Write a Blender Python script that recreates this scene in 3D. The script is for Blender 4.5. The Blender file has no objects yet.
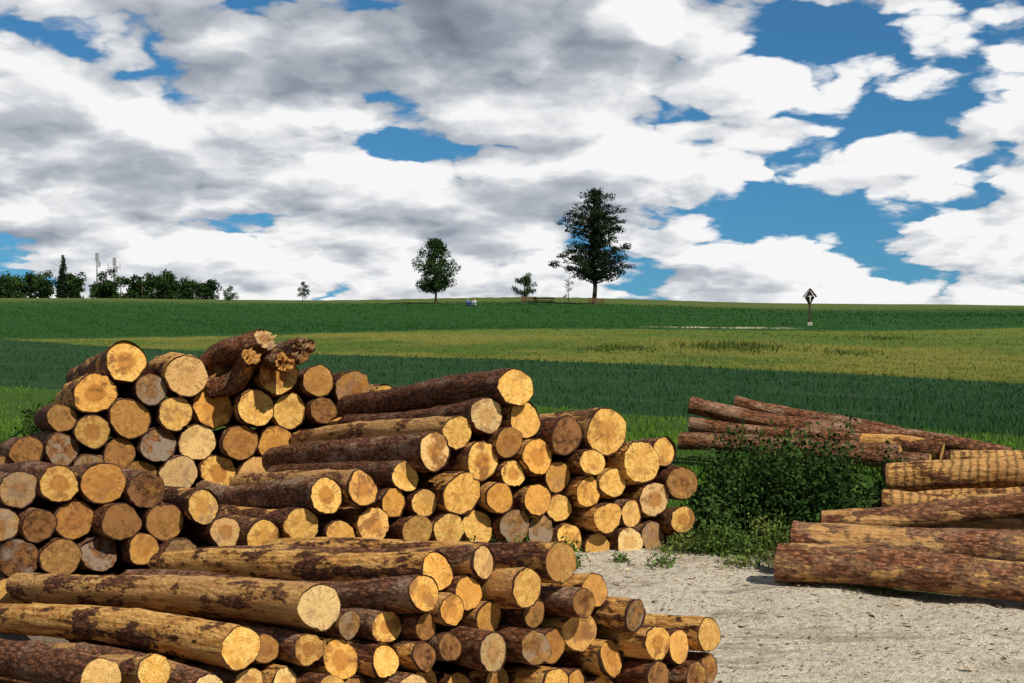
import bpy, math, random
import numpy as np
from mathutils import Vector, Matrix
rng=np.random.default_rng(7); random.seed(7)
scene=bpy.context.scene
F=1422.0; CH=2.19; YH=440.0
# ---------------------------------------------------------------- helpers
class NT:
    def __init__(s,tree): s.t=tree
    def put(s,sock,v):
        if hasattr(v,'is_output') or isinstance(v,bpy.types.NodeSocket): s.t.links.new(v,sock)
        else:
            if isinstance(v,(tuple,list)) and len(v)==3 and sock.type=='RGBA': v=(*v,1)
            sock.default_value=v
    def node(s,typ,ins=None,**pr):
        n=s.t.nodes.new(typ)
        for k,v in pr.items(): setattr(n,k,v)
        for k,v in (ins or {}).items(): s.put(n.inputs[k],v)
        return n
    def m(s,op,a,b=None,c=None,clamp=False):
        n=s.t.nodes.new('ShaderNodeMath'); n.operation=op; n.use_clamp=clamp
        s.put(n.inputs[0],a)
        if b is not None: s.put(n.inputs[1],b)
        if c is not None: s.put(n.inputs[2],c)
        return n.outputs[0]
    def vm(s,op,a,b=None,sc=None):
        n=s.t.nodes.new('ShaderNodeVectorMath'); n.operation=op
        s.put(n.inputs[0],a)
        if b is not None: s.put(n.inputs[1],b)
        if sc is not None: s.put(n.inputs['Scale'],sc)
        return n.outputs[0]
    def mix(s,f,a,b,blend='MIX'):
        n=s.t.nodes.new('ShaderNodeMix'); n.data_type='RGBA'; n.blend_type=blend
        s.put(n.inputs[0],f); s.put(n.inputs[6],a); s.put(n.inputs[7],b); return n.outputs[2]
    def noise(s,vec,scale,detail=4,rough=.55,dist=0,col=False):
        n=s.node('ShaderNodeTexNoise',{'Scale':scale,'Detail':detail,'Roughness':rough,'Distortion':dist})
        if vec is not None: s.put(n.inputs['Vector'],vec)
        return n.outputs['Color' if col else 'Fac']
    def vor(s,vec,scale,feature='F1',out='Distance'):
        n=s.node('ShaderNodeTexVoronoi',feature=feature)
        s.put(n.inputs['Vector'],vec); n.inputs['Scale'].default_value=scale
        return n.outputs[out]
    def sm(s,x,a,b,lo=0.,hi=1.):
        n=s.node('ShaderNodeMapRange',interpolation_type='SMOOTHSTEP')
        s.put(n.inputs[0],x)
        for i,v in zip((1,2,3,4),(a,b,lo,hi)): s.put(n.inputs[i],v)
        return n.outputs[0]
    def ramp(s,f,stops):
        n=s.t.nodes.new('ShaderNodeValToRGB'); s.put(n.inputs[0],f); e=n.color_ramp.elements
        while len(e)<len(stops): e.new(.5)
        for el,(p,c) in zip(e,stops): el.position=p; el.color=(*c,1)
        return n.outputs[0]
    def comb(s,x,y,z):
        n=s.t.nodes.new('ShaderNodeCombineXYZ'); [s.put(n.inputs[i],v) for i,v in enumerate((x,y,z))]; return n.outputs[0]
    def sep(s,v):
        n=s.t.nodes.new('ShaderNodeSeparateXYZ'); s.put(n.inputs[0],v); return n.outputs
def newmat(name):
    m=bpy.data.materials.new(name); m.use_nodes=True; m.node_tree.nodes.clear()
    return m,NT(m.node_tree)
def finish(t,col,rough=.9,bump=None,bs=.5,bd=.02,spec=.2):
    p=t.node('ShaderNodeBsdfPrincipled',{'Base Color':col,'Roughness':rough,'Specular IOR Level':spec})
    if bump is not None:
        b=t.node('ShaderNodeBump',{'Strength':bs,'Distance':bd,'Height':bump}); t.put(p.inputs['Normal'],b.outputs[0])
    o=t.node('ShaderNodeOutputMaterial'); t.put(o.inputs[0],p.outputs[0])
def plain(name,col,rough=.8,var=.25,scale=8):
    m,t=newmat(name); tc=t.node('ShaderNodeTexCoord').outputs['Object']
    n=t.noise(tc,scale,3); c=t.mix(n,tuple(x*(1-var) for x in col),tuple(min(1,x*(1+var)) for x in col))
    finish(t,c,rough,n,.3,.01); return m
def ss(x,a,b):
    t=np.clip((np.asarray(x,float)-a)/(b-a),0,1); return t*t*(3-2*t)
# ---------------------------------------------------------------- terrain height
TP=np.array([(-400,-1.5),(-50,-.6),(0,-.3),(8,-.1),(11.5,.2),(14,.55),(16.5,.88),(18,1.0),(21,1.25),(24,1.5),(28,1.8),(34,2.25),(40,2.65),(47,3.25),(58,4.4),(75,6.35),(95,8.55),(107,9.94),(120,11.6),(140,14.3),(160,16.85),(185,20),(200,21.6),(215,22.2),(260,22),(1000,15),(6000,0)])
_yy=np.concatenate([np.arange(-400,300,.5),np.arange(300,6001,20)])
_zz=np.interp(_yy,TP[:,0],TP[:,1])
k=np.hanning(13);k/=k.sum(); a=_zz[:1400]; _zz[:1400]=np.convolve(np.pad(a,6,mode='edge'),k,'valid')
def tz(X,Y):
    X=np.asarray(X,float);Y=np.asarray(Y,float)
    z=np.interp(Y,_yy,_zz)
    z=z-.008*np.clip(X,-150,150)*ss(Y,90,185)+.5*np.exp(-((X-2)/32)**2)*ss(Y,120,185)
    far=ss(Y,25,60)
    z=z+far*.12*(np.sin(X*.11+1)+np.sin(Y*.13+X*.05))+.03*np.sin(X*1.3+Y*.7)*ss(Y,5,12)+.02*np.sin(X*3.1-Y*2.3)
    z=z-.38*(1-ss(X,-1.2,.2))*ss(Y,10.5,12.5)*(1-ss(Y,14,15.5))
    return z
def Lb(X): return np.maximum(47.8-.5*np.minimum(X,0)-1.15*np.maximum(X,0),26)
def Ub(X): return 75.2-.797*X
def Tb(X): return 115+.27*np.minimum(X,0)+.22*np.maximum(X,0)
def Yd(X): return 16.7+4.5*(1-ss(X,-.5,1.8))-2.2*ss(X,2.2,3.8)
# ---------------------------------------------------------------- mesh builder
class MB:
    def __init__(s): s.v=[];s.f=[];s.m=[];s.c=[];s.nv=0
    def add(s,v,f,mat=0,col=(1,1,1)):
        v=np.asarray(v,float).reshape(-1,3); f=np.asarray(f,int)
        s.v.append(v);s.f.append(f+s.nv);s.m.append(np.full(len(f),mat));s.c.append(np.broadcast_to(np.asarray(col,float),(len(v),3)));s.nv+=len(v)
    def tube(s,p0,p1,r0,r1,n=7,mat=0,col=(1,1,1)):
        p0=Vector(p0);p1=Vector(p1);d=(p1-p0).normalized();u=d.orthogonal().normalized();w=d.cross(u)
        vs=[]
        for p,r in((p0,r0),(p1,r1)):
            for i in range(n):
                a=2*math.pi*i/n; vs.append(p+u*math.cos(a)*r+w*math.sin(a)*r)
        f=[(i,(i+1)%n,n+(i+1)%n,n+i) for i in range(n)]
        s.add([tuple(v) for v in vs],f,mat,col)
        s.add([tuple(v) for v in vs],[tuple(range(n-1,-1,-1))],mat,col); s.add([tuple(v) for v in vs],[tuple(range(n,2*n))],mat,col)
    def box(s,c,sz,rz=0,rx=0,ry=0,mat=0,col=(1,1,1)):
        M=Matrix.Translation(c)@Matrix.Rotation(rz,4,'Z')@Matrix.Rotation(ry,4,'Y')@Matrix.Rotation(rx,4,'X')
        vs=[tuple(M@Vector((x*sz[0]/2,y*sz[1]/2,z*sz[2]/2))) for x in(-1,1) for y in(-1,1) for z in(-1,1)]
        s.add(vs,[(0,1,3,2),(4,6,7,5),(0,4,5,1),(2,3,7,6),(0,2,6,4),(1,5,7,3)],mat,col)
    def build(s,name,mats,smooth=False,parent=None,attr=True):
        me=bpy.data.meshes.new(name); V=np.concatenate(s.v); me.vertices.add(len(V)); me.vertices.foreach_set('co',V.ravel().astype(np.float32))
        tot=np.concatenate([np.full(len(f),f.shape[1]) for f in s.f]); loops=np.concatenate([f.ravel() for f in s.f])
        me.loops.add(len(loops)); me.loops.foreach_set('vertex_index',loops.astype(np.int32))
        me.polygons.add(len(tot)); me.polygons.foreach_set('loop_start',np.concatenate([[0],np.cumsum(tot)[:-1]]).astype(np.int32))
        me.polygons.foreach_set('material_index',np.concatenate(s.m).astype(np.int32))
        me.polygons.foreach_set('use_smooth',np.full(len(tot),smooth))
        me.update(calc_edges=True); me.validate()
        if attr:
            A=me.attributes.new('Col','FLOAT_COLOR','POINT'); C=np.concatenate(s.c); C=np.concatenate([C,np.ones((len(C),1))],1)
            A.data.foreach_set('color',C.ravel().astype(np.float32))
        for m in mats: me.materials.append(m)
        o=bpy.data.objects.new(name,me); scene.collection.objects.link(o)
        if parent: o.parent=parent
        return o
def empty(name,loc=(0,0,0)):
    e=bpy.data.objects.new(name,None); e.empty_display_size=.3; e.location=loc; scene.collection.objects.link(e); return e
def blades(mb,X,Y,h,w,col,lean=.35):
    n=len(X); Z=tz(X,Y)
    a=rng.uniform(0,2*np.pi,n); dx=np.cos(a)*w/2; dy=np.sin(a)*w/2
    la=rng.uniform(0,2*np.pi,n); ll=rng.uniform(0,lean,n)*h
    v=np.zeros((n,3,3)); 
    v[:,0]=np.stack([X-dx,Y-dy,Z-.02],1); v[:,1]=np.stack([X+dx,Y+dy,Z-.02],1)
    v[:,2]=np.stack([X+np.cos(la)*ll,Y+np.sin(la)*ll,Z+h],1)
    b=np.arange(n)[:,None]*3; c=np.repeat(col,3,0)
    mb.add(v,b+np.array([0,1,2]),0,c)
def leaves(mb,P,size,col,mat=0):
    n=len(P); d=rng.normal(size=(n,3)); d/=np.linalg.norm(d,axis=1)[:,None]
    e=np.cross(d,rng.normal(size=(n,3))); e/=np.linalg.norm(e,axis=1)[:,None]
    s=size*rng.uniform(.6,1.3,n)[:,None]
    v=np.stack([P-d*s,P+e*s*.5,P+d*s,P-e*s*.5],1)
    mb.add(v,np.arange(n)[:,None]*4+np.array([0,1,2,3]),mat,np.repeat(col,4,0))
def vc(base,n,var=.35):
    base=np.array(base); f=rng.uniform(1-var,1+var,(n,1)); return np.clip(base*f*rng.uniform(.9,1.1,(n,3)),0,1)
# ---------------------------------------------------------------- vegetation material
MV,t=newmat('foliage')
at=t.node('ShaderNodeAttribute',attribute_name='Col').outputs['Color']; finish(t,at,.8,spec=.05)
MT,t=newmat('tree_bark'); tc=t.node('ShaderNodeTexCoord').outputs['Object']; n=t.noise(tc,6,3)
finish(t,t.mix(n,(.03,.02,.013),(.12,.08,.05)),.95,n,.6,.05)
# ---------------------------------------------------------------- ground
ys=np.concatenate([np.linspace(-400,-10,14),np.linspace(-5,8,14),np.arange(8.15,20,.15),np.arange(20,32,.3),np.arange(32,80,1.),np.arange(80,240,2.5),np.linspace(245,600,12),np.geomspace(700,6000,10)])
xp=np.concatenate([np.arange(0,9,.15),np.arange(9,30,1.),np.arange(30,110,4.),np.geomspace(120,5000,14)]); xs=np.concatenate([-xp[:0:-1],xp])
XX,YY=np.meshgrid(xs,ys); ZZ=tz(XX,YY); nx=len(xs); ny=len(ys)
near=ss(YY,6,9)*(1-ss(YY,18,22))*(1-ss(np.abs(XX),8,9)); ZZ=ZZ+near*(rng.normal(0,.008,XX.shape)+.014*np.sin(XX*7+np.sin(YY*5))*np.sin(YY*6.3))
i=np.arange(ny-1)[:,None]*nx+np.arange(nx-1)[None]; i=i.ravel()
g=MB(); g.add(np.stack([XX,YY,ZZ],-1),np.stack([i,i+1,i+nx+1,i+nx],1))
MG,t=newmat('ground_soil_and_fields')
pos=t.node('ShaderNodeNewGeometry').outputs['Position']; sp=t.sep(pos); px,py=sp[0],sp[1]
n1=t.noise(pos,.9,4,.65); wob=t.m('MULTIPLY',t.m('SUBTRACT',n1,.5),2.2)
nz=lambda a,b: t.m('ADD',a,t.m('MULTIPLY',wob,b))
xneg=t.m('MINIMUM',px,0.); xpos=t.m('MAXIMUM',px,0.)
lb=t.m('MAXIMUM',t.m('SUBTRACT',t.m('MULTIPLY_ADD',xneg,-.5,47.8),t.m('MULTIPLY',xpos,1.15)),26.)
ub=t.m('MULTIPLY_ADD',px,-.797,75.2); tb=t.m('ADD',t.m('MULTIPLY_ADD',xneg,.27,115.),t.m('MULTIPLY',xpos,.22))
yd=t.m('SUBTRACT',t.m('ADD',16.7,t.sm(px,-.5,1.8,4.5,0.)),t.sm(px,2.2,3.8,0.,2.2))
def past(b,w,soft):
    return t.sm(t.m('SUBTRACT',nz(py,w),b),-soft,soft)
n2=t.noise(pos,14,4,.75); n3=t.noise(pos,75,2,.7); n0=t.noise(pos,.07,3,.6)
strv=t.node('ShaderNodeMapping',{'Vector':pos,'Scale':(.04,.5,.3),'Rotation':(0,0,.5)}).outputs[0]; n4=t.noise(strv,1.,4,.65)
grav=t.mix(t.sm(n2,.3,.7),(.50,.42,.31),(.82,.74,.61)); grav=t.mix(t.sm(n1,.52,.68,0.,.5),grav,(.36,.28,.19)); grav=t.mix(t.sm(n3,.33,.44,.7,0.),grav,(.2,.15,.10))
trk=t.noise(t.vm('MULTIPLY',pos,(.35,1.6,1.)),1.3,4,.7); grav=t.mix(t.sm(trk,.52,.62,0.,.6),grav,(.30,.23,.16))
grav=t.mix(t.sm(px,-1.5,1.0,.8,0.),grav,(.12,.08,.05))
gra=t.mix(n2,(.03,.075,.012),(.075,.14,.02)); gra=t.mix(t.sm(t.m('ADD',py,t.m('MULTIPLY',wob,2.)),17.,20.,.8,0.),gra,(.13,.11,.05))
q_=t.m('FRACT',t.m('DIVIDE',t.m('MULTIPLY_ADD',px,.797,py),8.)); tram=t.sm(t.m('ABSOLUTE',t.m('SUBTRACT',q_,.5)),.03,.06,.55,0.)
crop=t.mix(n4,(.015,.045,.016),(.032,.082,.028)); crop=t.mix(tram,crop,(.05,.08,.03))
oli=t.mix(n4,(.10,.125,.018),(.25,.225,.045)); oli=t.mix(t.sm(n0,.45,.62),oli,(.075,.125,.018))
oli=t.mix(t.sm(t.m('SUBTRACT',nz(py,1.),t.m('MULTIPLY_ADD',px,-.5,105.)),-2.,2.,0.,.55),oli,(.08,.14,.02))
top=t.mix(n4,(.014,.055,.010),(.030,.095,.018)); rid=t.mix(n4,(.06,.10,.018),(.12,.14,.035))
c=t.mix(past(yd,.35,.25),grav,gra); c=t.mix(past(lb,.1,.4),c,crop); c=t.mix(past(ub,.3,1.),c,oli); c=t.mix(past(tb,.5,1.5),c,top); c=t.mix(t.sm(py,160.,180.),c,rid)
tr=t.m('MULTIPLY',t.m('MULTIPLY',t.sm(t.m('ABSOLUTE',t.m('SUBTRACT',py,t.m('MULTIPLY_ADD',px,.15,121.))),.6,1.6,1.,0.),t.sm(px,10.,15.)),t.sm(px,22.,26.,1.,0.)); c=t.mix(tr,c,(.45,.38,.25))
finish(t,c,.95,t.m('ADD',t.m('MULTIPLY',n2,.6),t.m('MULTIPLY',n3,.4)),1.,.08,spec=.1)
g.build('ground',[MG],True,attr=False)
# ---------------------------------------------------------------- log materials
ML,t=newmat('log_bark')
tc=t.node('ShaderNodeTexCoord').outputs['Object']; oi=t.node('ShaderNodeObjectInfo'); oc=t.sep(oi.outputs['Color'])
peel,tone,rib=oc[0],oc[1],oc[2]; rnd=oi.outputs['Random']
off=t.comb(0.,0.,t.m('MULTIPLY',rnd,57.)); v=t.vm('ADD',tc,off); vst=t.vm('MULTIPLY',v,(1.,1.,.38)); vs2=t.vm('MULTIPLY',v,(1.,1.,.07))
big=t.noise(vst,4.5,3,.65); fine=t.noise(vst,48,3,.75); plate=t.vor(vst,26.,'F1'); strk=t.noise(vs2,30,3,.7)
bark=t.ramp(fine,[(.27,(.030,.013,.008)),(.42,(.12,.050,.026)),(.56,(.25,.115,.058)),(.75,(.42,.25,.155))])
bark=t.mix(t.sm(plate,.42,.62,0.,.7),bark,(.03,.013,.008))
gm_=t.sm(t.m('ADD',big,t.m('MULTIPLY',tone,.12)),.54,.70,0.,.7)
bark=t.mix(gm_,bark,t.mix(t.sm(fine,.35,.6),(.12,.075,.050),(.42,.31,.215)))
bark=t.mix(tone,t.mix(1.,bark,(.65,.52,.45),'MULTIPLY'),t.mix(1.,bark,(1.3,1.18,1.1),'MULTIPLY'))
wood=t.ramp(strk,[(.30,(.22,.085,.022)),(.42,(.48,.215,.052)),(.56,(.70,.38,.11)),(.78,(.82,.53,.21))])
knot=t.vor(t.vm('MULTIPLY',v,(1.,1.,.4)),6.,'F1'); wood=t.mix(t.sm(knot,.10,.2,.9,0.),wood,(.09,.035,.014))
wood=t.mix(t.sm(fine,.56,.68,0.,.7),wood,(.24,.10,.035))
wood=t.mix(t.m('MULTIPLY',t.sm(tone,.4,1.,0.,.6),t.sm(big,.35,.6)),wood,(.42,.24,.11))
pm=t.sm(t.m('ADD',t.m('ADD',t.m('MULTIPLY',big,1.2),t.m('MULTIPLY',fine,.30)),peel),1.18,1.24)
sz=t.sep(v)[2]; wv=t.m('ADD',t.m('MULTIPLY',sz,58.),t.m('MULTIPLY',big,11.)); ribw=t.m('MULTIPLY',t.m('SINE',wv),rib)
c=t.mix(pm,bark,wood); c=t.mix(t.m('MULTIPLY',t.sm(ribw,-.1,.7),t.sm(fine,.35,.6,.35,.85)),c,(.12,.06,.025))
h=t.m('SUBTRACT',t.m('MULTIPLY_ADD',fine,.9,t.m('MULTIPLY',t.m('SUBTRACT',1.,pm),.8)),t.m('MULTIPLY',plate,.5))
finish(t,c,.85,h,.9,.03,spec=.12)
ME,t=newmat('log_cut_end')
tc=t.node('ShaderNodeTexCoord').outputs['Object']; oi=t.node('ShaderNodeObjectInfo'); al=oi.outputs['Alpha']; rnd=oi.outputs['Random']
off=t.comb(t.m('MULTIPLY',rnd,31.),0.,t.m('MULTIPLY',rnd,57.)); v=t.vm('ADD',tc,off)
rn=t.node('ShaderNodeAttribute',attribute_name='rn').outputs['Fac']
s3=t.sep(tc); ang=t.m('ARCTAN2',s3[1],s3[0]); nn=t.noise(v,5,3,.65)
rad=t.m('SQRT',t.m('ADD',t.m('POWER',s3[0],2.),t.m('POWER',s3[1],2.)))
ring=t.m('SINE',t.m('ADD',t.m('MULTIPLY',rad,300.),t.m('MULTIPLY',nn,10.)))
n9=t.noise(v,17,3,.75); r7=t.m('FRACT',t.m('MULTIPLY',rnd,7.)); r13=t.m('FRACT',t.m('MULTIPLY',rnd,13.))
base=t.mix(t.sm(n9,.3,.7),(.66,.34,.065),(.88,.59,.18)); base=t.mix(t.sm(ring,-.2,.9,0.,.4),base,(.46,.19,.035))
base=t.mix(t.sm(rnd,.35,.9,0.,.6),base,(.62,.25,.038)); base=t.mix(t.sm(r13,.75,1.,0.,.4),base,(.78,.64,.38))
heart=t.sm(t.m('ADD',rn,t.m('MULTIPLY',nn,.5)),.62,.8,1.,0.); base=t.mix(t.m('MULTIPLY',heart,t.sm(r7,.15,.9,.1,.85)),base,(.42,.17,.032))
cs=t.m('MULTIPLY',rnd,40.); crk=t.noise(t.comb(t.m('MULTIPLY',t.m('COSINE',ang),3.),t.m('MULTIPLY',t.m('SINE',ang),3.),t.m('MULTIPLY_ADD',rn,.35,cs)),1.5,3,.6,0.)
ridge=t.m('ABSOLUTE',t.m('SUBTRACT',crk,.5)); cm=t.m('MULTIPLY',t.sm(ridge,0.,.018,1.,0.),t.sm(rn,.05,.45)); base=t.mix(t.m('MULTIPLY',cm,.85),base,(.06,.025,.01))
base=t.mix(t.m('MULTIPLY',t.sm(nn,.50,.64),t.sm(r7,0.,1.,.4,.95)),base,(.22,.09,.025))
aged=t.mix(t.sm(n9,.3,.7),(.03,.014,.008),(.25,.105,.036)); aged=t.mix(t.sm(ring,0.,1.,0.,.5),aged,(.03,.014,.008)); aged=t.mix(t.sm(nn,.45,.6,0.,.7),aged,t.mix(t.sm(r13,.5,.9),(.28,.13,.045),(.25,.21,.165)))
c=t.mix(t.m('MULTIPLY',al,t.sm(nn,.3,.45,.75,1.)),base,aged)
c=t.mix(t.sm(t.m('ADD',rn,t.m('MULTIPLY',n9,.06)),.95,.98),c,(.04,.018,.010)); c=t.mix(t.sm(rad,0.,.008,.8,0.),c,(.12,.05,.02))
finish(t,c,.85,n9,.5,.012,spec=.12)
# ---------------------------------------------------------------- log geometry
def make_log(name,parent,P,axis_back,L,r0,peel=0,tone=.5,rib=0,aged=0,seed=0,taper=.84,wild=1.):
    rs=np.random.default_rng(seed); NS=30; NL=max(10,int(L/.16))
    ph=np.linspace(0,2*np.pi,NS,endpoint=False); prof=1+wild*(rs.uniform(.015,.07)*np.cos(2*ph+rs.uniform(0,6))+rs.uniform(.005,.04)*np.cos(3*ph+rs.uniform(0,6))+rs.normal(0,.015,NS))
    zt=np.linspace(0,1,NL); R=r0*(1-(1-taper)*zt); b=rs.normal(0,.04,2)*wild; b2=rs.normal(0,.02,2)*wild
    rough=rs.normal(0,.026*wild,(NL,NS)); rough=(rough+np.roll(rough,1,1)+np.roll(rough,1,0))/1.7
    kn=np.zeros((NL,NS))
    for _ in range(int(L*2*wild)):
        a_,z_=rs.uniform(0,2*np.pi),rs.uniform(0,1); kn+=rs.uniform(.06,.16)*np.exp(-((np.angle(np.exp(1j*(ph[None]-a_)))/.3)**2)-((zt[:,None]-z_)*L/.1)**2)
    rr=R[:,None]*(prof[None]+rough+kn)
    cx=b[0]*np.sin(np.pi*zt)+b2[0]*np.sin(2*np.pi*zt); cy=b[1]*np.sin(np.pi*zt)+b2[1]*np.sin(2*np.pi*zt)
    V=np.stack([rr*np.cos(ph)[None]+cx[:,None],rr*np.sin(ph)[None]+cy[:,None],np.broadcast_to(-zt[:,None]*L,rr.shape)],-1).reshape(-1,3)
    mb=MB(); RN=[]; i=(np.arange(NL-1)[:,None]*NS+np.arange(NS)[None]).ravel(); j=(np.arange(NL-1)[:,None]*NS+(np.arange(NS)[None]+1)%NS).ravel()
    mb.add(V,np.stack([i,i+NS,j+NS,j],1),0); RN.append(np.ones(len(V)))
    tilt=rs.normal(0,.12,2)*wild
    for e in (0,1):
        lv=[1,.96,.9,.7,.45,.2]; rows=[]
        src=V.reshape(NL,NS,3)[0 if e==0 else -1]; cen=np.array([cx[0 if e==0 else -1],cy[0 if e==0 else -1],src[0,2]])
        for q in lv:
            p=cen+(src-cen)*q
            p[:,2]+= (1 if e==0 else -1)*(.006*(q<.97)+ (tilt[0]*(p[:,0]-cen[0])+tilt[1]*(p[:,1]-cen[1]))*(q<.97)*1.0)
            if wild>1.5 and q<.95: p[:,2]+=rs.normal(0,.05,NS)
            rows.append(p)
        C=np.concatenate(rows+[cen[None]+np.array([[0,0,(.006 if e==0 else -.006)]])]); K=len(lv)
        i=(np.arange(K-1)[:,None]*NS+np.arange(NS)[None]).ravel(); j=(np.arange(K-1)[:,None]*NS+(np.arange(NS)[None]+1)%NS).ravel()
        f=np.stack([i,j,j+NS,i+NS],1); ii=np.arange(NS)+(K-1)*NS; jj=(np.arange(NS)+1)%NS+(K-1)*NS; f3=np.stack([ii,jj,np.full(NS,K*NS)],1)
        if e==1: f=f[:,::-1]; f3=f3[:,::-1]
        nv0=mb.nv; mb.add(C,f,1); mb.f.append(f3+nv0); mb.m.append(np.full(len(f3),1))
        RN.append(np.concatenate([np.repeat(lv,NS),[0]]))
    o=mb.build(name,[ML,ME],True,parent,attr=False)
    A=o.data.attributes.new('rn','FLOAT','POINT'); A.data.foreach_set('value',np.concatenate(RN).astype(np.float32))
    z=-Vector(axis_back).normalized(); x=Vector((0,0,1)).cross(z).normalized(); y=z.cross(x)
    M=Matrix((x,y,z)).transposed().to_4x4()@Matrix.Rotation(rs.uniform(0,6.28),4,'Z'); M.translation=Vector(P); o.matrix_world=M
    o.color=(peel,tone,rib,aged); return o
def survey(lst,P0,u):
    # log ends measured on the pile's real end plane (plane through P0 with horizontal direction u)
    x0,D0=P0; X0=(x0-512)/F*D0; res=[]
    for e in lst:
        x,y,d=e[:3]; k=(x-512)/F
        tt=(k*D0-X0)/(u[0]-k*u[1]); Y=D0+u[1]*tt; X=X0+u[0]*tt; Z=CH-(y-YH)/F*Y
        res.append([X,Y,Z,d/F*Y/2]+list(e[3:]))
    return res
def relax(R,ang,shrink=.96,it=60):
    c,s=math.cos(ang),math.sin(ang); P=np.array([[q[0]*c+q[1]*s,q[2]] for q in R]); r=np.array([q[3] for q in R])*shrink; P0=P.copy()
    for _ in range(it):
        d=P[:,None]-P[None]; dist=np.linalg.norm(d,axis=2)+1e-9; ov=(r[:,None]+r[None])*.97-dist; np.fill_diagonal(ov,0); ov=np.maximum(ov,0)
        P=P+(d/dist[...,None]*ov[...,None]*.22).sum(1)+(P0-P)*.10
    d=P[:,None]-P[None]; dist=np.linalg.norm(d,axis=2); ov=(r[:,None]+r[None])-dist; np.fill_diagonal(ov,0); r=r-np.clip(ov.max(1)*.3,0,r*.15)
    for i,q in enumerate(R):
        dt=P[i,0]-P0[i,0]; q[0]+=c*dt; q[1]+=s*dt; q[2]=P[i,1]; q[3]=r[i]
    return R
def pile(name,R,ang,L,jit=.1,seed=0,slope=0.,agadd=0.):
    rs=np.random.default_rng(seed); e=empty(name,(R[0][0],R[0][1],float(tz(R[0][0],R[0][1])))); bpy.context.view_layer.update()
    for i,q in enumerate(R):
        st=q[4] if len(q)>4 else ''
        a=ang+rs.normal(0,.014); ax=Vector((-math.sin(a),math.cos(a),slope+rs.normal(0,.006)))
        pe={'p':.52,'b':.12,'m':.38}.get(st[:1],rs.choice([.2,.35,.45])); ag=rs.uniform(.8,1) if 'a' in st else (rs.uniform(.35,.7) if 'h' in st else (rs.uniform(0,.22)))
        if not st: ag=rs.choice([.05,.15,.35,.7,.9],p=[.35,.25,.15,.15,.1])
        ag=min(1,ag+agadd)
        ln=L*(rs.uniform(.94,1.05)); 
        if 'L' in st: ln=L*1.2
        P=Vector(q[:3])-ax*rs.uniform(-jit,jit)
        o=make_log('log_%d'%(i+1),None,P,ax,ln,q[3],pe,rs.uniform(.0,1),0,ag,seed*1000+i)
        o.parent=e; o.matrix_parent_inverse=e.matrix_world.inverted()
    return e
A=[(323,608,50,'pL'),(243,648,46,'pL'),(443,573,44,'p'),(413,591,40,'b'),(493,565,36,'m'),(560,562,42,'ph'),(93,676,40,'bL'),(150,672,38,'pL'),(200,690,38,'m'),
(521,590,42,'ph'),(478,594,38,'m'),(445,612,34,'p'),(397,628,36,'m'),(352,624,30,'ma'),(547,610,34,'ba'),(572,603,32,'ba'),(600,592,38,'ph'),(590,636,44,'p'),(628,615,32,'ma'),(618,655,40,'mh'),(652,645,38,'p'),(679,647,38,'b'),(704,637,38,'ph'),
(497,620,36,'ph'),(478,648,42,'bh'),(524,647,38,'ba'),(556,646,36,'bh'),(690,672,34,'ba'),(714,670,32,'ma'),(650,676,34,'ba'),(424,624,30,'ba'),(448,648,32,'ba'),(418,655,32,'ma'),(383,660,36,'p'),(346,660,42,'p'),(308,650,34,'mh'),(276,650,34,'mh'),
(290,684,34),(258,684,32),(322,688,32),(362,695,34),(400,690,36),(438,684,36),(472,690,34),(506,684,34),(542,682,34),(578,686,34),(614,692,34)]
A+=[(60+38*i,722+4*(i%2),36) for i in range(17)]
B=[(517,397,42,'bL'),(519,420,42,'p'),(487,420,38,'b'),(459,436,36,'pL'),(430,455,42,'bL'),(485,461,42,'p'),(507,440,34,'mh'),(533,455,38,'p'),(560,438,40,'ba'),(563,475,34,'mh'),(606,438,50,'p'),(588,460,30,'m'),(637,463,46,'p'),(662,455,34,'m'),(676,486,38,'ba'),(612,480,34,'p'),
(459,490,46,'p'),(497,495,34,'p'),(511,474,30,'m'),(535,500,34,'p'),(563,507,30,'m'),(588,490,32,'p'),(604,517,32,'p'),(655,500,38,'p'),(634,512,30),(481,527,38,'p'),(450,528,34,'m'),(431,502,32,'b'),(415,530,34,'mh'),(400,498,32,'b'),(375,525,38,'p'),(345,537,36,'m'),(326,495,38,'bL'),(356,489,38,'p'),(412,478,34,'b'),(513,525,36,'ba'),(543,530,32,'ba'),(570,540,32),(600,547,30),(628,540,30),(655,536,34),(676,520,30),(265,538,38,'mL'),(302,525,36,'m'),(385,555,32),(420,560,32),(455,562,32),(490,560,32),(525,560,32),(560,564,30)]
C=[(127,363,42,'mL'),(97,395,44,'p'),(150,393,34,'ba'),(184,379,44,'p'),(231,378,44,'ba'),(277,376,42,'p'),(319,383,34,'bh'),(353,389,38,'mh'),(386,396,24,'mh'),
(131,418,44,'bh'),(175,415,36,'m'),(215,407,44,'p'),(255,408,40,'p'),(291,410,38,'p'),(324,414,30,'ba'),(92,432,36,'bh'),(160,444,38,'ma'),(201,441,40,'p'),(240,443,38,'mh'),(277,443,36,'p'),(122,454,34,'ba'),(60,450,36,'ba'),(62,418,30,'ba'),
(88,468,36,'ba'),(140,474,34,'ba'),(176,471,40,'bh'),(218,470,38,'p'),(256,474,36),(292,474,34),(310,445,34),(340,425,34),(370,425,32),(30,455,36,'ba'),(5,470,36,'ba')]
C+=[(20+37*i,506,36) for i in range(10)]
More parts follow.
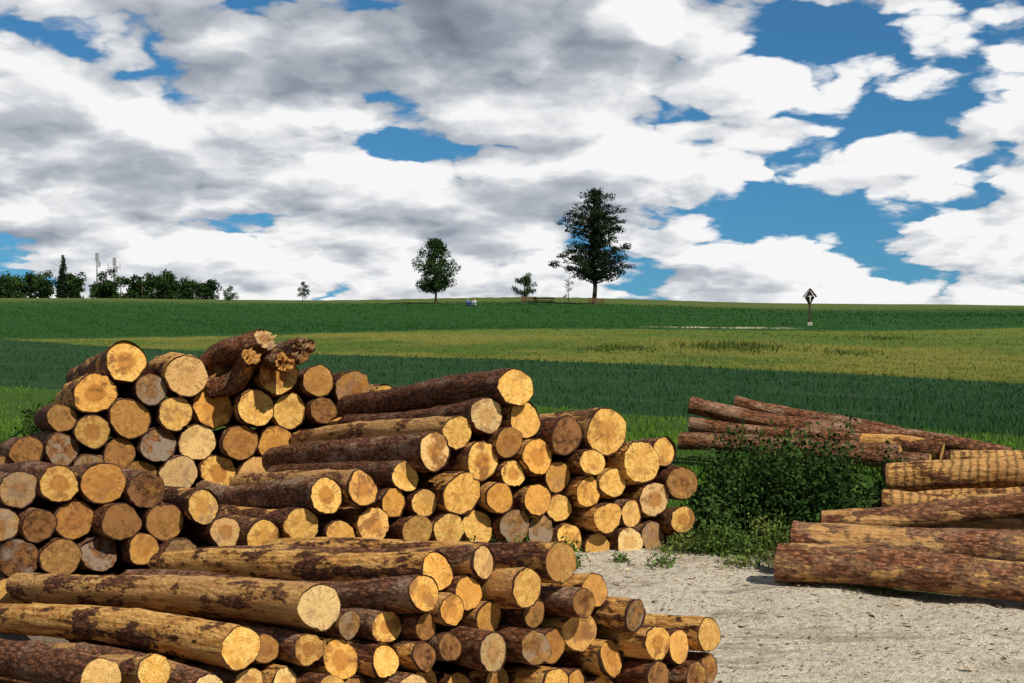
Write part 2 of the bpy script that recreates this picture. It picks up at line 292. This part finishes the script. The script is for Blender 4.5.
D=[(22,489,40,'bh'),(57,485,40,'b'),(112,487,46,'m'),(144,493,40,'ba'),(4,524,38,'bh'),(37,525,36,'bh'),(73,521,42,'bh'),(118,523,40,'bh'),(165,522,40,'bh'),(200,507,36,'m'),(222,534,34,'m'),(22,560,42,'ba'),(60,556,42,'bh'),(98,552,38,'ba'),(140,546,34,'b'),(178,554,40,'bh'),(210,560,34,'ba')]
D+=[(10+38*i,594,36) for i in range(7)]
def U(a): return (math.cos(a),math.sin(a))
RA=relax(survey(A,(323,10.0),U(.34)),math.radians(40),.98)
RB=relax(survey(B,(430,16.0),U(.30)),math.radians(27),1.0)
RC=relax(survey(C,(215,20.5),U(.22)),math.radians(22),1.0)
RD=relax(survey(D,(60,14.3),U(.30)),math.radians(28),1.0)
pile('log_pile',RA,math.radians(41),4.4,.16,1,-.055)
pile('log_pile',RB,math.radians(29),4.1,.12,2,-.025)
pile('log_pile',RC,math.radians(22),4.5,.14,3)
pile('log_pile',RD,math.radians(30),3.6,.14,4,0,.3)
def free_logs(name,lst,seed,rib=0,wild=1.,tone=None):
    e=None
    for i,(p0,p1,r0,r1,pe,ag) in enumerate(lst):
        p0=Vector(p0);p1=Vector(p1)
        if e is None:
            e=empty(name,(p0.x,p0.y,float(tz(p0.x,p0.y)))); bpy.context.view_layer.update()
        o=make_log('log_%d'%(i+1),None,p0,(p1-p0),(p1-p0).length,r0,pe,random.uniform(.3,1) if tone is None else tone,rib*random.uniform(.6,1),ag,seed*100+i,taper=r1/r0,wild=wild)
        o.parent=e; o.matrix_parent_inverse=e.matrix_world.inverted()
    return e
def W(x,y,D): return ((x-512)/F*D,D,CH-(y-YH)/F*D)
R1=[(W(264,340,20.2),W(200,384,21.),.18,.26,.3,.5),(W(303,350,20.4),W(265,368,23),.17,.24,.2,.9),(W(284,362,20.1),W(250,368,22.5),.15,.17,.3,.5),(W(250,357,19.9),W(213,386,20.6),.14,.16,.3,.6)]
free_logs('crooked_log',R1,11,0,2.2)
G=[(W(690,405,27),W(1010,455,25.5),.17,.14,.2,.4),(W(690,424,27),W(860,440,26),.16,.13,.2,.5),(W(735,402,27.6),W(900,432,26.6),.13,.1,.1,.5),(W(680,441,26.4),W(900,452,24.8),.16,.14,.3,.5),(W(700,432,27.8),W(990,462,26),.18,.15,.2,.4),(W(820,436,26.6),W(942,452,25),.17,.16,.45,.3),(W(750,452,26),W(930,462,24.6),.16,.15,.3,.4)]
free_logs('log_pile',G,12,0,1.2,.55)
E=[(W(888,478,18.),W(1110,466,17.),.19,.19,.55,.3),(W(884,503,17.6),W(1110,496,16.6),.17,.17,.5,.3),(W(905,520,18.),W(1110,522,17),.17,.17,.5,.3),(W(950,462,19),W(1120,455,18.6),.16,.16,.5,.3),(W(900,500,18.5),W(1120,500,17.8),.2,.2,.5,.3)]
free_logs('log_pile',E,13,1.,1,.8)
FF=[(W(778,563,14.9),W(1110,588,13.7),.20,.19,.42,.6),(W(793,538,15.3),W(1110,550,14.2),.18,.19,.40,.6),(W(822,522,15.7),W(1110,516,15.),.12,.14,.45,.5),(W(800,560,15.5),W(1110,575,14.5),.17,.17,.3,.5),(W(850,530,16),W(1110,535,15.4),.17,.17,.4,.4)]
free_logs('log_pile',FF,14,.25,1.2,.9)
# ---------------------------------------------------------------- grass & crops
def field(mb,n,d0,d1,cond,hf,wf,colf,xr=.42,lean=.4):
    u=rng.uniform(0,1,n); Y=1/(1/d0-u*(1/d0-1/d1)); X=rng.uniform(-xr,xr,n)*Y*1.05
    k=cond(X,Y); X=X[k];Y=Y[k]; m=len(X); blades(mb,X,Y,hf(X,Y)*rng.uniform(.5,1.25,m),wf(Y)*rng.uniform(.7,1.3,m),colf(X,Y,m),lean)
patch=lambda X,Y,s=1.: .5+.25*(np.sin(X*.9*s+2*np.sin(Y*.5*s))+np.sin(Y*.8*s+1.7*np.sin(X*.6*s)))
gm=MB()
def c_gra(X,Y,m):
    p=patch(X,Y)[:,None]; dry=(rng.uniform(0,1,m)<.6*(1-ss(Y,15,20)))[:,None]
    c=np.array([.045,.11,.010])*(1-p)+np.array([.10,.19,.02])*p; return vc((1,1,1),m,.35)*np.where(dry,np.array([.20,.17,.07]),c)
field(gm,90000,14.2,60,lambda X,Y:(Y>Yd(X)+rng.normal(0,.35,len(X)))&(Y<Lb(X)),lambda X,Y:(.05+.10*patch(X,Y))*(.5+.7*ss(Y,15,22)),lambda Y:.006+.001*Y,c_gra,lean=.9)
gm.build('meadow_grass',[MV])
cm_=MB()
def c_crop(X,Y,m): p=patch(X*.3,Y*.3)[:,None]; return vc((1,1,1),m,.18)*(np.array([.020,.062,.020])*(1-p)+np.array([.032,.085,.028])*p)
field(cm_,120000,28,110,lambda X,Y:(Y>Lb(X))&(Y<Ub(X))&(np.abs(((Y+.797*X)/8.)%1-.5)>.045),lambda X,Y:.16+0*X,lambda Y:.0008*Y,c_crop,lean=.9)
cm_.build('crop_field',[MV])
om=MB()
def c_oli(X,Y,m):
    p=np.clip(patch(X*.15,Y*.25)-.5*ss(Y-(105-.5*X),-3,3),0,1)[:,None]; return vc((1,1,1),m,.35)*(np.array([.08,.13,.02])*(1-p)+np.array([.26,.235,.05])*p)
field(om,50000,50,128,lambda X,Y:(Y>Ub(X))&(Y<Tb(X)),lambda X,Y:.10+0*X,lambda Y:.0010*Y,c_oli,lean=.9)
for (cx,cy,rx,ry,n) in [(14,90,4,5,900),(6.5,88,2.4,3,350),(20,84,2,3,160),(27,104,3,3,200)]:
    X=cx+rng.normal(0,rx/2,n);Y=cy+rng.normal(0,ry/2,n); blades(om,X,Y,rng.uniform(.12,.4,n),np.full(n,.09),vc((.06,.09,.02),n,.4),.9)
om.build('meadow_grass',[MV])
tm=MB()
def c_top(X,Y,m): p=patch(X*.1,Y*.2)[:,None]; return vc((1,1,1),m,.2)*(np.array([.016,.06,.011])*(1-p)+np.array([.030,.09,.018])*p)
field(tm,50000,100,170,lambda X,Y:(Y>Tb(X)+2),lambda X,Y:.14+0*X,lambda Y:.0009*Y,c_top,lean=.9)
tm.build('crop_field',[MV])
def bush(name,cl,n,size,cols,tall=22):
    mb=MB()
    for (x,y,h,r) in cl:
        z=float(tz(x,y)); m=int(n*r*h)
        p=rng.normal(size=(m,3)); p/=np.linalg.norm(p,axis=1)[:,None]; p*=rng.uniform(.25,1.,(m,1))**.5*(1+.3*np.sin(p[:,:1]*9+p[:,1:2]*7))
        p=np.stack([x+p[:,0]*r,y+p[:,1]*r,z+np.abs(p[:,2])*h],1)
        base=np.array(random.choice(cols)); leaves(mb,p,size,vc(base,m,.5))
        for q in range(int(r*tall)):
            a=random.uniform(0,6.28);rr=random.uniform(0,r); hx=h*random.uniform(.7,1.35); bx,by=x+math.cos(a)*rr*.9,y+math.sin(a)*rr*.9
            tx,ty=bx+random.uniform(-.15,.15),by+random.uniform(-.15,.15); mb.tube((bx,by,z),(tx,ty,z+hx),.006,.003,3,0,(.06,.09,.02))
            k=18; s=rng.uniform(.3,1,k)[:,None]; pp=np.array([bx,by,z])*(1-s)+np.array([tx,ty,z+hx])*s+rng.normal(0,.035,(k,3)); leaves(mb,pp,size*.8,vc(base*1.4,k,.4))
    return mb.build(name,[MV])
dk=[(.009,.025,.005),(.015,.038,.008),(.026,.056,.011),(.042,.075,.018)]
cl=[(random.uniform(2.3,5.0),random.uniform(17.3,20.2),random.choice([.4,.6,.8,1.0,1.15]),random.uniform(.2,.55)) for _ in range(42)]
bush('shrub',cl,2300,.038,dk,16)
cl=[(random.uniform(1.9,3.6),random.uniform(15.6,17.4),random.uniform(.12,.35),random.uniform(.12,.28)) for _ in range(20)]
bush('weeds',cl,3500,.028,[(.06,.10,.02),(.10,.13,.03),(.05,.09,.02)])
cl=[(random.uniform(-9.5,-7.6),random.uniform(24,26),random.uniform(.5,1.1),random.uniform(.4,.7)) for _ in range(12)]
bush('shrub',cl,1800,.045,dk)
cl=[(random.uniform(-.8,1.7),15.75+random.uniform(-.1,.4),random.uniform(.12,.32),random.uniform(.08,.2)) for _ in range(14)]
bush('weeds',cl,4500,.025,[(.05,.10,.02),(.08,.13,.03)])
db=MB(); n=18000; X=rng.uniform(-3,7,n);Y=rng.uniform(9.5,17.5,n); Z=tz(X,Y)+.012
P=np.stack([X,Y,Z],1); d=rng.normal(size=(n,3));d[:,2]*=.15; d/=np.linalg.norm(d,axis=1)[:,None]; e=np.cross(d,[0,0,1]); s=np.exp(rng.normal(-4.4,.6,(n,1)))
v=np.stack([P-d*s,P+e*s*.4,P+d*s,P-e*s*.4+np.array([0,0,.006])],1); pal=np.array([(.30,.2,.11),(.09,.045,.025),(.62,.47,.28),(.20,.15,.10)])[rng.integers(0,4,n)]
db.add(v,np.arange(n)[:,None]*4+np.array([0,1,2,3]),0,np.repeat(pal,4,0)); db.build('bark_debris',[MV])
# ---------------------------------------------------------------- trees
def tree(name,x,y,h,clumps,nl,size,cols,tr=.18):
    mb=MB(); z=float(tz(x,y)); th=h*.9; seg=6; pts=[Vector((x+.12*math.sin(i*1.3)*h/10,y,z-.1+th*i/seg)) for i in range(seg+1)]
    for i in range(seg): mb.tube(pts[i],pts[i+1],tr*(1-i/seg*.8),tr*(1-(i+1)/seg*.8),8,1)
    for (cx,cy,cz,rx,rz) in clumps:
        c=Vector((x+cx,y+cy,z+cz)); mb.tube((x,y,z+max(.5,cz-abs(cx)*.25-.3)),c,tr*.3,tr*.08,4,1)
        m=max(8,int(nl*rx*rx*rz)); p=rng.normal(size=(m,3)); p/=np.linalg.norm(p,axis=1)[:,None]; p*=rng.uniform(.15,1.,(m,1))**.6
        p=np.stack([c.x+p[:,0]*rx,c.y+p[:,1]*rx,c.z+p[:,2]*rz],1); b=np.array(random.choice(cols)); leaves(mb,p,size,vc(b,m,.35),0)
    return mb.build(name,[MV,MT])
pc=[]
prof=[(2.9,2.4),(3.3,4.2),(3.9,4.9),(4.6,4.6),(5.3,4.2),(6.0,3.9),(6.7,3.1),(7.3,2.6),(8.0,3.6),(8.6,4.2),(9.3,3.8),(9.9,3.5),(10.5,3.0),(11.2,2.7),(11.9,2.2),(12.5,1.8),(13.0,.9)]
for hz,R in prof:
    nb=max(3,int(R*2.5)); 
    for q in range(nb):
        a=2*math.pi*q/nb+random.uniform(-.5,.5); Rr=R*random.uniform(.6,1.1)
        for s in (.25,.6,.95):
            if random.random()<.9: pc.append((math.cos(a)*Rr*s+.2,math.sin(a)*Rr*s,hz+.16*s*s*Rr+random.uniform(-.15,.15),random.uniform(.6,1.0)*(.6+.08*R),random.uniform(.28,.42)))
tree('pine_tree',9.5,165,13.3,pc,300,.14,[(.007,.017,.007),(.011,.024,.010),(.018,.036,.014)],.28)
def decid(name,x,y,h,w,cb,n,nl,size,cols,tr):
    cl=[]
    for _ in range(n):
        f=random.random(); hz=cb+(h-cb)*f; R=w/2*math.sin(math.pi*(.22+.75*f))**.7; a=random.uniform(0,6.28); q=random.uniform(.2,1)*R
        cl.append((math.cos(a)*q,math.sin(a)*q,hz*.97,random.uniform(.13,.22)*w*.8,random.uniform(.1,.15)*w))
    return tree(name,x,y,h,cl,nl,size,cols,tr)
gd=[(.014,.034,.009),(.020,.046,.011),(.032,.066,.017)]
decid('deciduous_tree',-8.9,165,7.4,4.8,1.5,100,360,.13,gd,.14)
decid('deciduous_tree',1.5,166,3.6,2.7,.9,44,1300,.09,gd,.08)
decid('young_tree',6.5,164,3.3,1.4,.8,20,1600,.08,gd,.06)
decid('young_tree',-26.5,180,2.5,2.1,.4,26,1300,.1,gd,.05)
decid('young_tree',-36,182,1.9,2.4,.2,22,1300,.1,gd,.05)
decid('shrub',60,150,1.1,2.4,.1,10,500,.1,gd,.05)
mb=MB()
for i in range(46):
    x=-88+i*.92+random.uniform(-.9,.9); y=random.uniform(214,222); z=float(tz(x,y)); h=random.uniform(3.4,5.9)*(1.0 if i<40 else .8)
    mb.tube((x,y,z-.2),(x,y,z+h*.8),.14,.05,6,1)
    for q in range(10):
        rr=random.uniform(.6,1.1); f=random.random(); c=np.array([x+random.uniform(-1,1),y+random.uniform(-1,1),z+h*(.2+.7*f)]); m=110
        p=rng.normal(size=(m,3)); p/=np.linalg.norm(p,axis=1)[:,None]; p*=rng.uniform(.3,1,(m,1))*rr; leaves(mb,p*np.array([1,1,.8])+c,.2,vc(random.choice(gd),m,.35))
mb.build('distant_trees',[MV,MT])
pc=[]
for hz in np.arange(1.5,7.6,.4):
    R=1.2*(1-hz/8.)+.15
    for q in range(6): a=random.uniform(0,6.28); pc.append((math.cos(a)*R*.5,math.sin(a)*R*.5,hz,R*.6+.1,.3))
tree('spruce_tree',-68.5,217,7.4,pc,500,.15,[(.015,.03,.014)],.15)
# ---------------------------------------------------------------- small structures
MM=plain('painted_metal',(.25,.26,.28),.5); MW=plain('weathered_wood',(.12,.065,.035),.8); MWd=plain('dark_wood',(.05,.03,.02),.8); MWh=plain('white_paint',(.75,.75,.72),.6,.1); Mst=plain('stone',(.3,.28,.25))
def mast(x,y,top,arm):
    z=float(tz(x,y)); mb=MB(); mb.tube((x,y,z),(x,y,top),.16,.09,8)
    mb.box((x,y,top-.7),(.45,.3,1.2)); mb.box((x+.35,y,top-1.8),(.25,.25,.9))
    if arm:
        mb.tube((x-.9,y,top-1.6),(x+.9,y,top-1.6),.04,.04,5); mb.tube((x-.9,y,top-2),(x-.9,y,top-.9),.04,.04,5); mb.tube((x+.9,y,top-2),(x+.9,y,top-.9),.04,.04,5)
    mb.box((x,y,z+.4),(.7,.7,.8)); mb.build('antenna_mast',[MM])
mast(-64.2,220,31.2,False); mast(-61.8,221,30.6,True)
x,y=27.,129.; z=float(tz(x,y)); mb=MB()
mb.box((x,y,z+1.35),(.17,.14,2.8),mat=0); mb.box((x,y,z+.12),(.45,.45,.3),mat=2)
mb.add([(x,y+.09,z+1.75),(x+.45,y+.09,z+2.55),(x,y+.09,z+3.2),(x-.45,y+.09,z+2.55),(x,y+.04,z+1.75),(x+.45,y+.04,z+2.55),(x,y+.04,z+3.2),(x-.45,y+.04,z+2.55)],[(3,2,1,0),(4,5,6,7),(0,1,5,4),(1,2,6,5),(2,3,7,6),(3,0,4,7)],0)
for s in(-1,1): mb.box((x+s*.3,y-.08,z+2.95),(.95,.5,.06),ry=s*.9,mat=0)
mb.box((x,y-.12,z+2.45),(.07,.06,.9),mat=1); mb.box((x,y-.125,z+2.62),(.5,.05,.07),mat=1)
mb.tube((x,y-.17,z+2.15),(x,y-.17,z+2.55),.035,.06,6,3); mb.tube((x-.2,y-.17,z+2.66),(x,y-.17,z+2.52),.02,.03,5,3); mb.tube((x+.2,y-.17,z+2.66),(x,y-.17,z+2.52),.02,.03,5,3); mb.tube((x,y-.17,z+2.58),(x,y-.18,z+2.7),.045,.04,6,3)
mb.build('wayside_shrine',[MWd,MW,Mst,MWh])
def picnic(x,y):
    z=float(tz(x,y)); mb=MB()
    for k in range(4): mb.box((x,y-.33+k*.22,z+.75),(2.4,.2,.05))
    for s in(-1,1):
        mb.box((x,y+s*.8,z+.45),(2.4,.28,.05))
        for e in(-1,1): mb.box((x+e*.8,y+s*.42,z+.37),(.08,.1,.9),rx=s*.45)
    for e in(-1,1): mb.box((x+e*.8,y,z+.41),(.06,1.7,.1)); mb.box((x+e*.8,y,z+.69),(.06,.85,.08))
    mb.build('picnic_table',[MWd])
picnic(3.6,160)
def bench(x,y,w=1.8):
    z=float(tz(x,y)); mb=MB()
    for k in range(3): mb.box((x,y-.15+k*.14,z+.45),(w,.12,.04))
    for k in range(2): mb.box((x,y+.24,z+.66+k*.18),(w,.04,.13))
    for e in(-1,1): mb.box((x+e*w*.4,y-.12,z+.2),(.08,.08,.5)); mb.box((x+e*w*.4,y+.2,z+.42),(.08,.08,.9))
    mb.build('park_bench',[MW])
bench(1.9,160); bench(9.4,159)
def person(x,y,rz,shirt,pants):
    z=float(tz(x,y)); P=[(0,0,.12),(0,.02,.38),(0,.03,.55),(0,.0,.64),(0,-.02,.74),(.11,-.02,.12),(.16,-.42,.42),(.15,-.62,.08),(.15,-.78,.05),(-.11,-.02,.12),(-.16,-.42,.42),(-.15,-.62,.08),(-.15,-.78,.05),(.19,.02,.53),(.25,-.12,.3),(.16,-.34,.42),(-.19,.02,.53),(-.25,-.12,.3),(-.16,-.34,.42),(0,-.02,.82)]
    E=[(0,1),(1,2),(2,3),(3,4),(4,19),(0,5),(5,6),(6,7),(7,8),(0,9),(9,10),(10,11),(11,12),(2,13),(13,14),(14,15),(2,16),(16,17),(17,18)]
    Rr=[.15,.14,.15,.055,.1,.1,.07,.05,.04,.1,.07,.05,.04,.06,.045,.035,.06,.045,.035,.09]
    me=bpy.data.meshes.new('body'); me.from_pydata(P,E,[]); o=bpy.data.objects.new('person',me); scene.collection.objects.link(o)
    md=o.modifiers.new('s','SKIN'); 
    for i,r in enumerate(Rr): me.skin_vertices[0].data[i].radius=(r,r)
    me.skin_vertices[0].data[0].use_root=True; sb=o.modifiers.new('sd','SUBSURF'); sb.levels=2; sb.render_levels=2
    m,t=newmat('clothing'); s=t.sep(t.node('ShaderNodeTexCoord').outputs['Object'])
    c=t.mix(t.sm(s[1],-.16,-.12,1.,0.),shirt,pants); c=t.mix(t.sm(s[2],.6,.62),c,(.5,.3,.2)); c=t.mix(t.m('MULTIPLY',t.sm(s[2],.74,.76),t.sm(s[1],-.07,-.05)),c,(.04,.02,.01)); finish(t,c)
    me.materials.append(m); o.location=(x,y,z); o.rotation_euler=(0,0,rz)
person(-4.9,158,.4,(.06,.12,.35),(.04,.05,.12)); person(-4.2,158.5,-.5,(.7,.7,.68),(.1,.12,.2))
# ---------------------------------------------------------------- sky
w=bpy.data.worlds.new('World'); scene.world=w; w.use_nodes=True; w.node_tree.nodes.clear(); t=NT(w.node_tree)
try: w.cycles.sampling_method='MANUAL'; w.cycles.sample_map_resolution=256
except Exception: pass
SUN=Vector((.50,-.66,.74)).normalized(); el=math.asin(SUN.z); az=math.atan2(SUN.x,SUN.y)
sky=t.node('ShaderNodeTexSky',sky_type='NISHITA',sun_disc=False,sun_elevation=el,sun_rotation=az)
gr=bpy.data.node_groups.new('cloud_density','ShaderNodeTree'); gr.interface.new_socket('P',in_out='INPUT',socket_type='NodeSocketVector'); gr.interface.new_socket('D',in_out='OUTPUT',socket_type='NodeSocketFloat')
g_=NT(gr); gi=gr.nodes.new('NodeGroupInput'); go=gr.nodes.new('NodeGroupOutput'); p=gi.outputs[0]
wp=g_.vm('ADD',p,g_.vm('SCALE',g_.vm('SUBTRACT',g_.noise(p,7,4,.6,col=True),(.5,.5,.5)),None,.13))
a1=g_.noise(wp,2.2,8,.52)
def puff(sc,amp):
    n=g_.node('ShaderNodeTexVoronoi',{'Vector':wp,'Scale':sc},feature='F1',voronoi_dimensions='2D'); d=n.outputs['Distance']
    return g_.m('MULTIPLY',g_.m('SUBTRACT',.3,g_.m('MULTIPLY',d,d)),amp)
dd=g_.m('ADD',a1,g_.m('ADD',puff(3.8,.30),g_.m('ADD',puff(9.,.15),puff(22.,.07))))
g_.put(go.inputs[0],dd)
dirv=t.node('ShaderNodeTexCoord').outputs['Generated']; sd=t.sep(dirv); zc=t.m('ADD',t.m('MAXIMUM',sd[2],0.),.22)
pv=t.comb(t.m('DIVIDE',sd[0],zc),t.m('DIVIDE',sd[1],zc),8.1)
def dens(v):
    n=w.node_tree.nodes.new('ShaderNodeGroup'); n.node_tree=gr; t.put(n.inputs[0],v); return n.outputs[0]
d0=dens(pv); d1=dens(t.vm('ADD',pv,(.045,-.095,0.))); lowf=t.noise(pv,1.3,2,.5)
def blob(x,y,sx,sy,amp):
    u0=(x-512)/F*.96; w0=(440-y)/F*.96
    a=t.m('POWER',t.m('DIVIDE',t.m('SUBTRACT',sd[0],u0),sx/F),2.); b=t.m('POWER',t.m('DIVIDE',t.m('SUBTRACT',sd[2],w0),sy/F),2.)
    e=t.m('EXPONENT',t.m('MULTIPLY',t.m('ADD',a,b),-1.)); return t.m('MULTIPLY',t.m('MULTIPLY',e,amp),t.sm(sd[1],0.,.1))
bias=t.sm(sd[2],.33,.55,.065,-.10)  # cloud cover thinned overhead, out of view, to lower ambient light
for bb in [(715,200,120,36,-.19),(640,262,90,24,-.10),(930,115,120,20,-.14),(790,28,60,34,-.16),(75,52,90,34,-.20),(350,55,240,45,.12),(350,190,260,60,.03)]:
    bias=t.m('ADD',blob(*bb),bias)
df=t.m('ADD',d0,bias); alpha=t.sm(df,.45,.515)
lit=t.m('MULTIPLY_ADD',t.m('SUBTRACT',d0,d1),1.9,.86); lit=t.m('SUBTRACT',lit,t.m('MULTIPLY',t.m('SUBTRACT',lowf,.47),.6)); lit=t.m('SUBTRACT',lit,t.sm(df,.62,.85,0.,.18))
for bb in [(400,55,250,45,-.42),(110,170,160,60,-.03),(960,210,140,90,.08),(820,90,120,50,.08)]: lit=t.m('ADD',lit,blob(*bb))
cc=t.ramp(lit,[(.0,(.15,.175,.22)),(.38,(.29,.33,.39)),(.66,(.53,.56,.61)),(.92,(.93,.93,.93))])
cc=t.mix(t.m('MAXIMUM',t.sm(sd[1],-.2,.3,.7,0.),t.sm(sd[2],.3,.6,0.,.7)),cc,(.09,.11,.145))  # unseen clouds behind camera and overhead darkened to cut ambient light
skyc=t.mix(1.,sky.outputs[0],(.026,.064,.088),'MULTIPLY')
fin=t.mix(alpha,skyc,cc); bg=t.node('ShaderNodeBackground',{'Color':fin,'Strength':1.}); o=t.node('ShaderNodeOutputWorld'); t.put(o.inputs[0],bg.outputs[0])
sl=bpy.data.lights.new('sun','SUN'); sl.energy=5.; sl.angle=math.radians(.5); sl.color=(1,.93,.80); so=bpy.data.objects.new('sun',sl); scene.collection.objects.link(so); so.rotation_euler=SUN.to_track_quat('Z','Y').to_euler(); so.location=(5,-5,20)
cam=bpy.data.cameras.new('camera'); cam.lens=50; cam.sensor_width=36; cam.shift_y=98.5/1024; cam.clip_end=20000; co=bpy.data.objects.new('camera',cam); scene.collection.objects.link(co); co.location=(0,0,CH); co.rotation_euler=(math.pi/2,0,0); scene.camera=co
scene.view_settings.view_transform='Standard'; scene.view_settings.look='None'; scene.view_settings.exposure=0
